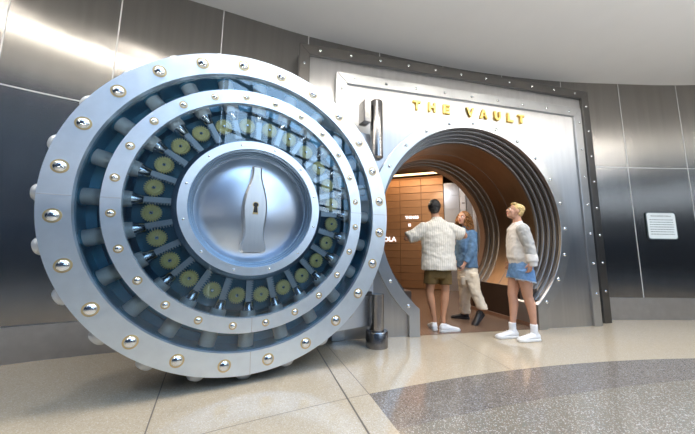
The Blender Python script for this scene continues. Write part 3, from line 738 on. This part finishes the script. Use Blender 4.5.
def shoe(parent, ankle, toe_dir, material, length=.285, up=(0, 0, 1), sole_mat='sole', high=.0):
    """ankle: point on the floor under the heel centre; up tilts the shoe"""
    t = V(*toe_dir).normalized(); u = V(*up); u = (u-t*u.dot(t)).normalized(); s_ = t.cross(u); a = V(*ankle)
    L_ = length; mb = MB(); W = .047
    pr = [(-.055, .030, .030, .052), (-.03, .040, .045, .058), (.03, .041, .046, .058), (.08, .042, .034, .048), (.14, .047, .025, .037), (.19, .045, .020, .030), (.225, .030, .014, .025)]
    k = L_/.285
    mb.loft([(a+t*x*k+u*zc, s_*w, u*h) for x, w, h, zc in pr], 20)
    mb.loft([(a+u*.06, s_*.036, t*.045), (a+u*(.105+high)-t*.004, s_*.038, t*.043)], 18)
    o = blob('shoe', mb, material, parent, .007, 3, .0015, .03)
    sb = MB()
    pts = [(-.068, .0), (-.06, .026), (-.03, .041), (.04, .040), (.10, .043), (.15, .050), (.20, .046), (.232, .026), (.238, 0)]
    outl = [(x*k, w) for x, w in pts]+[(x*k, -w) for x, w in reversed(pts[1:-1])]
    n = len(outl); vs = [a+t*x+s_*w+u*.0 for x, w in outl]+[a+t*x+s_*w*1.03+u*.027 for x, w in outl]
    sb.add(vs, [tuple(range(n)), tuple(range(2*n-1, n-1, -1))]+[(i, (i+1) % n, n+(i+1) % n, n+i) for i in range(n)])
    mk('sole', sb, sole_mat, o, bevel=.004)
    lc = MB()
    for j in range(4):
        p = a+t*(.075+.022*j)*k+u*(.085-.011*j); lc.cap(p-s_*.022, p+s_*.022, .0035)
    mk('laces', lc, sole_mat if material != 'black_shoe' else material, o, smooth=True)
    return o
Zv = V(0, 0, 1)

# ---- man in the cream shirt, seen from behind
Y1 = 4.03
def A1(px, py, dy=0): return at(px, py, Y1+dy)
man = thing('person', 'person seen from behind in a cream striped shirt and olive shorts', 'person', (at(437, 330, Y1).x, Y1, 0))
ORG = Matrix.Translation(-man.location)
def addp(root, f):
    """objects built in world space and hung under a root"""
    f()
class WP_:
    pass
def under(o, root):
    o.parent = root; o.matrix_parent_inverse = Matrix.Translation(-root.location); return o
mb = MB()
hc = A1(434.3, 209.5, .03); rmh = rot_from((.25, 1, -.08), (0, 0, 1)); P = head_geo(mb, hc, rmh, 1.0)
neck = A1(436, 218.5, .0); mb.cap(hc+V(0, -.01, -.04), neck+V(0, 0, -.05), .058, .064)
sh_l = A1(422, 229); sh_r = A1(451.5, 229); chest = A1(437, 235); pelv = A1(437.5, 268)
mb.loft([(A1(437, 221), V(.08, 0, 0), V(0, .06, 0)), (A1(437, 225), V(.13, 0, 0), V(0, .085, 0)), (A1(437, 234), V(.185, 0, 0), V(0, .115, 0)), (A1(437, 252), V(.145, 0, 0), V(0, .09, 0)), (A1(437.5, 266), V(.145, 0, 0), V(0, .09, 0)), (A1(437.5, 274), V(.14, 0, 0), V(0, .085, 0))])
el_l = A1(406.5, 238.5, .06); el_r = A1(464.5, 236, .06)
hd_l = A1(424, 236, .36); hd_r = A1(453, 231, .36)
for s_, e_, h_ in ((sh_l, el_l, hd_l), (sh_r, el_r, hd_r)):
    mb.chain([s_, s_.lerp(e_, .5), e_], [.062, .052, .043]); mb.chain([e_, e_.lerp(h_, .4), h_], [.043, .042, .028])
hand_geo(mb, hd_l, (.8, .5, .1), (0, 0, 1), .6); hand_geo(mb, hd_r, (-.8, .5, .1), (0, 0, 1), .6)
hip_l = A1(431.5, 274); hip_r = A1(443.5, 274)
kn_l = A1(429.5, 292, .02); kn_r = A1(445.5, 292, .0); an_l = A1(434, 317.5, .0); an_r = A1(443, 317, -.03)
for a, b, c in ((hip_l, kn_l, an_l), (hip_r, kn_r, an_r)):
    mb.chain([a, a.lerp(b, .6), b], [.076, .066, .054]); mb.chain([b, b.lerp(c, .3), b.lerp(c, .7), c, c+V(0, 0, -.06)], [.052, .058, .042, .034, .034])
body = under(blob('body', mb, 'skin_tan', None, .009, 5), man)
hb = MB(); hb.ell(P(0, -.024, .046), (.092, .100, .082), rmh, 20, 14); hb.ell(P(0, -.05, .0), (.076, .064, .075), rmh); hb.ell(P(0, .04, .095), (.060, .045, .034), rmh)
hb.ell(P(0, -.03, .10), (.07, .075, .045), rmh)
under(blob('hair', hb, 'hair_black', None, .007, 3, .006, .018), man)
fp = bpy.data.objects.new('x', None)
def faces(root, P, rm, s, browmat):
    before = set(bpy.data.objects); face_parts(None, P, rm, s, browmat)
    for o in set(bpy.data.objects)-before:
        if o.parent is None: under(o, root)
faces(man, P, rmh, 1., 'hair_black')
cl = MB()
cl.loft([(A1(437, 219), V(.075, 0, 0), V(0, .07, 0)), (A1(437, 221), V(.11, 0, 0), V(0, .085, 0)), (A1(437, 223.5), V(.185, 0, 0), V(0, .11, 0)), (A1(437.2, 228), V(.23, 0, 0), V(0, .13, 0)), (A1(437.5, 236), V(.245, 0, 0), V(0, .15, 0)), (A1(438, 250), V(.235, 0, 0), V(0, .15, 0)), (A1(438.5, 262), V(.245, 0, 0), V(0, .165, 0)), (A1(438.7, 270), V(.25, 0, 0), V(0, .17, 0))])
for s_, e_, dn_ in ((A1(424.5, 229), A1(407.5, 237.5, .04), -.02), (A1(450, 229), A1(462.5, 234, .03), 0)):
    ax = (e_-s_).normalized(); v_ = ax.cross(V(0, 1, 0)).normalized()
    cl.loft([(s_-ax*.06+V(0, 0, -.01), v_*.085, V(0, .09, 0)), (s_, v_*.10, V(0, .095, 0)), (s_.lerp(e_, .55)+V(0, 0, -.02), v_*.10, V(0, .09, 0)), (e_+V(0, 0, -.005), v_*.095, V(0, .088, 0))])
under(blob('shirt', cl, 'shirt', None, .010, 5, .010, .09), man)
under(blob('collar', MB().loft([(A1(436.8, 217.2), V(.072, 0, 0), V(0, .066, 0)), (A1(436.9, 220.5), V(.086, 0, 0), V(0, .078, 0))]), 'shirt', None, .007, 3), man)
so = MB()
so.loft([(A1(437.5, 262), V(.175, 0, 0), V(0, .12, 0)), (A1(437.5, 272), V(.185, 0, 0), V(0, .125, 0)), (A1(437.5, 277.5), V(.17, 0, 0), V(0, .12, 0))])
for a, b in ((A1(431.3, 270), A1(430.5, 283.6, .01)), (A1(444.3, 270), A1(445, 284.2, 0))):
    so.loft([(a, V(.095, 0, 0), V(0, .115, 0)), (b, V(.096, 0, 0), V(0, .105, 0))])
under(blob('shorts', so, 'olive', None, .009, 3, .005, .06), man)
under(shoe(None, (A1(434, 328).x, Y1-.01, .004), (.05, 1, 0), 'sneaker'), man)
under(shoe(None, (A1(443, 328).x-.02, Y1-.10, .004), (.85, .25, 0), 'sneaker', .30), man)

# ---- curly haired woman in denim shirt and cream trousers
Y2 = 4.52
def A2(px, py, dy=0): return at(px, py, Y2+dy)
w2p = thing('person', 'person with long curly auburn hair, blue denim shirt and cream trousers, looking back left', 'person', (at(468, 318, Y2).x, Y2, 0))
mb = MB(); hc = A2(463.0, 218.3, 0); rmh = rot_from((-.80, -.60, .10), (-.05, -.15, 1)); P = head_geo(mb, hc, rmh, .97)
nk = A2(466.5, 228.5, .02); mb.cap(hc+V(.02, .01, -.04), nk+V(0, 0, -.03), .048, .055)
mb.loft([(A2(467, 228), V(.05, 0, 0), V(0, .05, 0)), (A2(467, 233), V(.10, .02, 0), V(0, .09, 0)), (A2(467, 240), V(.14, .03, 0), V(0, .11, 0)), (A2(467.5, 253), V(.115, 0, 0), V(0, .10, 0)), (A2(467.5, 266), V(.12, 0, 0), V(0, .095, 0)), (A2(467.5, 274), V(.12, 0, 0), V(0, .095, 0))])
shf = A2(471, 235, -.09); elb = A2(472, 250, -.16); hnd = A2(464.5, 264, -.17)
mb.chain([shf, shf.lerp(elb, .5), elb], [.05, .044, .038]); mb.chain([elb, elb.lerp(hnd, .4), hnd], [.038, .036, .025]); hand_geo(mb, hnd, (-.35, .1, -.9), (-.6, -.5, 0), .5, .95)
shb = A2(461.5, 233, .12); eb = A2(458, 249, .16); hb_ = A2(455.5, 262, .05); mb.chain([shb, eb], [.05, .038]); mb.chain([eb, hb_], [.038, .025]); hand_geo(mb, hb_, (-.2, -.2, -.9), (-.6, .5, 0), .5, .95)
f1 = at(463.5, 312, 4.72); f2 = at(480, 308, 4.36)
h1 = A2(464, 272, .06); h2 = A2(471, 272, -.05); k1 = A2(465.5, 291, .10); k2 = A2(474.5, 290, -.10)
for a, b, c in ((h1, k1, f1), (h2, k2, f2)):
    mb.chain([a, b], [.074, .055]); mb.chain([b, b.lerp(c, .35), c], [.055, .052, .034])
under(blob('body', mb, 'skin_fair', None, .009, 5), w2p); faces(w2p, P, rmh, .97, 'hair_auburn')
hb = MB(); hb.ell(P(0, -.03, .052), (.086, .090, .078), rmh, 20, 14); hb.ell(P(0, -.06, -.01), (.085, .065, .09), rmh)
rr = random.Random(3)
for i in range(95):
    th = rr.uniform(-2.35, 2.35); ph = rr.uniform(.0, 1.0)
    base = P(.075*math.sin(th), -.02-.085*math.cos(th), .09-.13*ph)
    ln = rr.uniform(.16, .36); pts = []; n_ = 14; out_ = (base-P(0, -.02, base.z*0)).normalized()
    dirx = rm_ = rmh@V(math.sin(th), -math.cos(th)*.9, 0)
    a0 = rr.uniform(0, 6.28)
    for j in range(n_+1):
        t = j/n_; w_ = .014
        pts.append(base+dirx*(.055*math.sin(min(1, t*1.3)*1.6))+V(w_*math.cos(a0+t*15), w_*math.sin(a0+t*15), -ln*t+.02*t))
    for j in range(n_): hb.cyl(pts[j], pts[j+1], .0105*(1-.5*j/n_), .0105*(1-.5*(j+1)/n_), 6)
hr = mk('hair', hb, 'hair_auburn', smooth=True, label='long curly auburn hair'); under(hr, w2p)
cl = MB()
cl.loft([(A2(466.8, 227.2), V(.065, 0, 0), V(0, .062, 0)), (A2(467, 229.5), V(.12, .03, 0), V(0, .09, 0)), (A2(467, 233), V(.165, .03, 0), V(-.02, .13, 0)), (A2(467, 244), V(.165, .02, 0), V(0, .145, 0)), (A2(467, 257), V(.155, 0, 0), V(0, .14, 0)), (A2(467, 267.5), V(.165, 0, 0), V(0, .15, 0))])
for a, b, c in ((A2(471.5, 234, -.09), A2(472.5, 250, -.15), A2(466, 262.5, -.165)), (A2(462, 234, .10), A2(458.5, 249, .15), A2(456, 260, .06))):
    cl.chain([a, b], [.072, .062]); d_ = (c-b).normalized(); s1 = d_.cross(V(0, 1, 0)).normalized(); cl.loft([(b-d_*.03, s1*.062, V(0, .06, 0)), (c, s1*.048, V(0, .05, 0))])
under(blob('shirt', cl, 'denim_shirt', None, .009, 4, .010, .07), w2p)
under(blob('collar', MB().loft([(A2(466, 226.2), V(.06, 0, 0), V(0, .06, 0)), (A2(466.5, 229.2), V(.078, .01, 0), V(0, .072, 0))]), 'denim_shirt', None, .007, 3), w2p)
tr_ = MB(); tr_.loft([(A2(467.5, 263), V(.135, 0, 0), V(0, .115, 0)), (A2(467.5, 270), V(.155, 0, 0), V(0, .135, 0)), (A2(467.3, 280), V(.150, 0, 0), V(0, .13, 0))])
e1 = at(465, 313.5, 4.70); e2 = at(482.5, 309, 4.37)
for a, b, c, w_ in ((A2(463.8, 273, .05), A2(465, 291, .10), e1, .078), (A2(471.5, 273, -.05), A2(474.5, 290, -.10), e2, .080)):
    tr_.loft([(a, V(.095, 0, 0), V(0, .12, 0)), (a.lerp(b, .6), V(.094, 0, 0), V(0, .10, 0)), (b, V(.086, 0, 0), V(0, .09, 0)), (b.lerp(c, .5), V(.082, 0, 0), V(0, .085, 0)), (c, V(w_, 0, 0), V(0, .082, 0))])
under(blob('trousers', tr_, 'cream', None, .009, 4, .010, .06), w2p)
under(blob('pocket_flap', MB().loft([(A2(460.5, 276, .0)+V(0, -.09, 0), V(.045, 0, 0), V(0, .03, 0)), (A2(461, 284, .04)+V(0, -.09, 0), V(.045, 0, 0), V(0, .03, 0))], 12), 'cream', None, .007, 2), w2p)
under(shoe(None, (f1.x+.03, 4.72, .006), (-.92, .3, 0), 'black_shoe', .27, sole_mat='black_shoe'), w2p)
under(shoe(None, (f2.x+.035, 4.40, .10), (-.70, -.35, -.55), 'black_shoe', .28, up=(-.5, -.2, .8), sole_mat='black_shoe'), w2p)

# ---- blonde woman in sweatshirt and denim shorts, looking up to the left
Y3 = 3.68
def A3(px, py, dy=0): return at(px, py, Y3+dy)
w3p = thing('person', 'person with short blonde hair, off-white sweatshirt and denim shorts gazing upward', 'person', (at(518, 337, Y3).x, Y3, 0))
mb = MB(); hc = A3(514.6, 211.8); rmh = rot_from((-.90, .18, .34), (.34, 0, .94)); P = head_geo(mb, hc, rmh, .93)
mb.cap(hc+V(.025, 0, -.03), A3(517.5, 225), .047, .056)
mb.loft([(A3(517.5, 222.5), V(.045, 0, 0), V(0, .055, 0)), (A3(518, 227), V(.07, 0, 0), V(0, .12, 0)), (A3(518, 236), V(.10, 0, 0), V(0, .16, 0)), (A3(518.5, 250), V(.09, 0, 0), V(0, .13, 0)), (A3(519.5, 263), V(.105, 0, 0), V(0, .16, 0)), (A3(520.5, 273), V(.11, 0, 0), V(0, .165, 0))])
shf = A3(522, 229, -.17); elb = A3(529, 247, -.20); hnd = A3(530.5, 263.0, -.22)
mb.chain([shf, elb], [.05, .038]); mb.chain([elb, elb.lerp(hnd, .4), hnd], [.038, .036, .025]); hand_geo(mb, hnd, (-.12, 0, -1), (-.9, -.2, 0), .6, .9)
sb_ = A3(520, 229, .17); eb = A3(519, 247, .22); hb_ = A3(512, 261, .20); mb.chain([sb_, eb], [.05, .038]); mb.chain([eb, hb_], [.038, .025]); hand_geo(mb, hb_, (-.5, 0, -.8), (-.8, .1, .3), .5, .9)
hA = A3(516, 272, .09); hB = A3(524, 272, -.09)
kA = A3(512.3, 294.5, .06); kB = A3(527.5, 296, -.07); aA = at(512.4, 325, 3.70); aB = at(534, 327, 3.58)
for a, b, c, s_ in ((hA, kA, aA, 1), (hB, kB, aB, 1)):
    mb.chain([a, a.lerp(b, .35), a.lerp(b, .75), b], [.082, .082, .066, .058]); bk = V(.018, 0, 0); mb.chain([b, b.lerp(c, .3)+bk, b.lerp(c, .7)+bk*.6, c, c+V(0, 0, -.07)], [.055, .057, .040, .033, .032])
under(blob('body', mb, 'skin_warm', None, .008, 5), w3p); faces(w3p, P, rmh, .93, 'hair_blonde')
hb = MB(); hb.ell(P(0, -.028, .055), (.078, .086, .069), rmh, 20, 14); hb.ell(P(0, -.064, .008), (.068, .045, .062), rmh); hb.ell(P(0, .028, .102), (.056, .046, .024), rmh)
under(blob('hair', hb, 'hair_blonde', None, .006, 3, .006, .016), w3p)
cl = MB()
cl.loft([(A3(517.2, 223.0), V(.060, 0, .0), V(0, .070, 0)), (A3(517.8, 225.0), V(.08, 0, 0), V(0, .14, 0)), (A3(518, 229), V(.11, 0, 0), V(0, .175, 0)), (A3(518.2, 238), V(.128, 0, 0), V(0, .175, 0)), (A3(518.5, 250), V(.132, 0, 0), V(0, .17, 0)), (A3(519, 257), V(.138, 0, 0), V(0, .175, 0)), (A3(519.5, 261), V(.115, 0, .0), V(0, .165, 0)), (A3(520, 264), V(.115, 0, .0), V(0, .165, 0))])
under(blob('sweatshirt', cl, 'sweat', None, .009, 4, .009, .08), w3p)
for a, b, c in ((A3(522.5, 230, -.16), A3(529.3, 246, -.205), A3(531.5, 256.5, -.22)), (A3(520, 230, .16), A3(519.5, 246, .215), A3(515, 255, .21))):
    sl = MB(); sl.chain([a, a.lerp(b, .5), b], [.078, .074, .066]); sl.cap(b, c, .066, .058); o = under(blob('sleeve', sl, 'greysleeve', None, .008, 4, .008, .06), w3p); o['label'] = 'grey sweatshirt sleeve'
    cf = MB(); d_ = (c-b).normalized(); e_ = d_.cross(V(0, 1, 0)).normalized()
    cf.loft([(c-d_*.03, e_*.066, V(0, .062, 0)), (c+d_*.055, e_*.068, V(0, .064, 0)), (c+d_*.075, e_*.05, V(0, .048, 0)), (c+d_*.12, e_*.047, V(0, .045, 0))])
    o = under(blob('cuff', cf, 'sweat', None, .008, 3, .004, .05), w3p); o['label'] = 'white sleeve cuff'
under(blob('neckband', MB().loft([(A3(516.8, 221.8), V(.060, 0, .018), V(0, .066, 0)), (A3(517.2, 224.4), V(.068, 0, .018), V(0, .078, 0))]), 'sweat', None, .007, 3), w3p)
so = MB(); so.loft([(A3(519.5, 260), V(.108, 0, 0), V(0, .16, 0)), (A3(520.5, 269), V(.125, 0, 0), V(0, .18, 0)), (A3(521, 277.5), V(.126, 0, 0), V(0, .175, 0))])
hem = []
for a, b in ((A3(516.8, 270, .09), A3(515.8, 278, .085)), (A3(524.6, 270, -.09), A3(525.8, 280.5, -.085))):
    so.loft([(a, V(.108, 0, 0), V(0, .105, 0)), (b, V(.114, 0, -.02), V(0, .108, 0))]); hem.append(b)
under(blob('shorts', so, 'denim_short', None, .008, 3, .004, .06), w3p)
fr2 = MB()
for b in hem:
    for k in range(64):
        a = 2*PI*k/64; p = b+V(.115*math.cos(a), .108*math.sin(a), -.02*math.cos(a)+.004); fr2.cyl(p, p+V(rr.uniform(-.004, .004), rr.uniform(-.004, .004), -rr.uniform(.010, .026)), .0035, .002, 5)
under(mk('frayed_hem', fr2, 'fray'), w3p)
for a in (aA, aB):
    under(blob('sock', MB().loft([(a+V(0, 0, .035), V(.043, 0, 0), V(0, .042, 0)), (a+V(0, 0, -.05), V(.042, 0, 0), V(0, .04, 0)), (V(a.x, a.y, .06), V(.042, 0, 0), V(0, .04, 0))]), 'sock', None, .007, 3, .002, .02), w3p)
under(shoe(None, (aA.x+.005, 3.70, .004), (-1, -.10, 0), 'sneaker', .29), w3p)
under(shoe(None, (aB.x+.005, 3.58, .004), (-1, -.16, 0), 'sneaker', .29), w3p)

# ------------------------------------------------------------------ sky outside the glazing
w = bpy.data.worlds.new('sky'); bpy.context.scene.world = w; w.use_nodes = True; nt = w.node_tree; nt.nodes.clear()
out = nt.nodes.new('ShaderNodeOutputWorld'); bg = nt.nodes.new('ShaderNodeBackground'); tcw = nt.nodes.new('ShaderNodeTexCoord'); sx = nt.nodes.new('ShaderNodeSeparateXYZ')
rp = nt.nodes.new('ShaderNodeValToRGB'); e = rp.color_ramp.elements
e[0].position = .0; e[0].color = (.26, .27, .28, 1); e[1].position = 1; e[1].color = (.30, .52, .95, 1)
x = e.new(.49); x.color = (.42, .44, .46, 1); x = e.new(.51); x.color = (.80, .90, 1.0, 1); x = e.new(.68); x.color = (.52, .74, 1.0, 1)
mr = nt.nodes.new('ShaderNodeMapRange'); mr.inputs[1].default_value = -1; mr.inputs[2].default_value = 1
nz = nt.nodes.new('ShaderNodeTexNoise'); nz.inputs['Scale'].default_value = 2.2; nz.inputs['Detail'].default_value = 6
ad = nt.nodes.new('ShaderNodeMath'); ad.operation = 'MULTIPLY_ADD'; ad.inputs[1].default_value = .06; 
nt.links.new(tcw.outputs['Generated'], sx.inputs[0]); nt.links.new(tcw.outputs['Generated'], nz.inputs['Vector']); nt.links.new(sx.outputs[2], mr.inputs[0]); nt.links.new(mr.outputs[0], rp.inputs[0]); nt.links.new(rp.outputs[0], bg.inputs[0])
bg.inputs[1].default_value = 3.0
nt.links.new(bg.outputs[0], out.inputs[0])
sc = bpy.context.scene
sc.view_settings.view_transform = 'Standard'; sc.view_settings.look = 'None'; sc.view_settings.gamma = 1; sc.view_settings.use_curve_mapping = False
sc.view_settings.exposure = .55
sc.cycles.max_bounces = 10; sc.cycles.glossy_bounces = 6; sc.cycles.diffuse_bounces = 4; sc.cycles.transparent_max_bounces = 8; sc.cycles.caustics_reflective = False; sc.cycles.caustics_refractive = False
sc.cycles.sample_clamp_indirect = 6
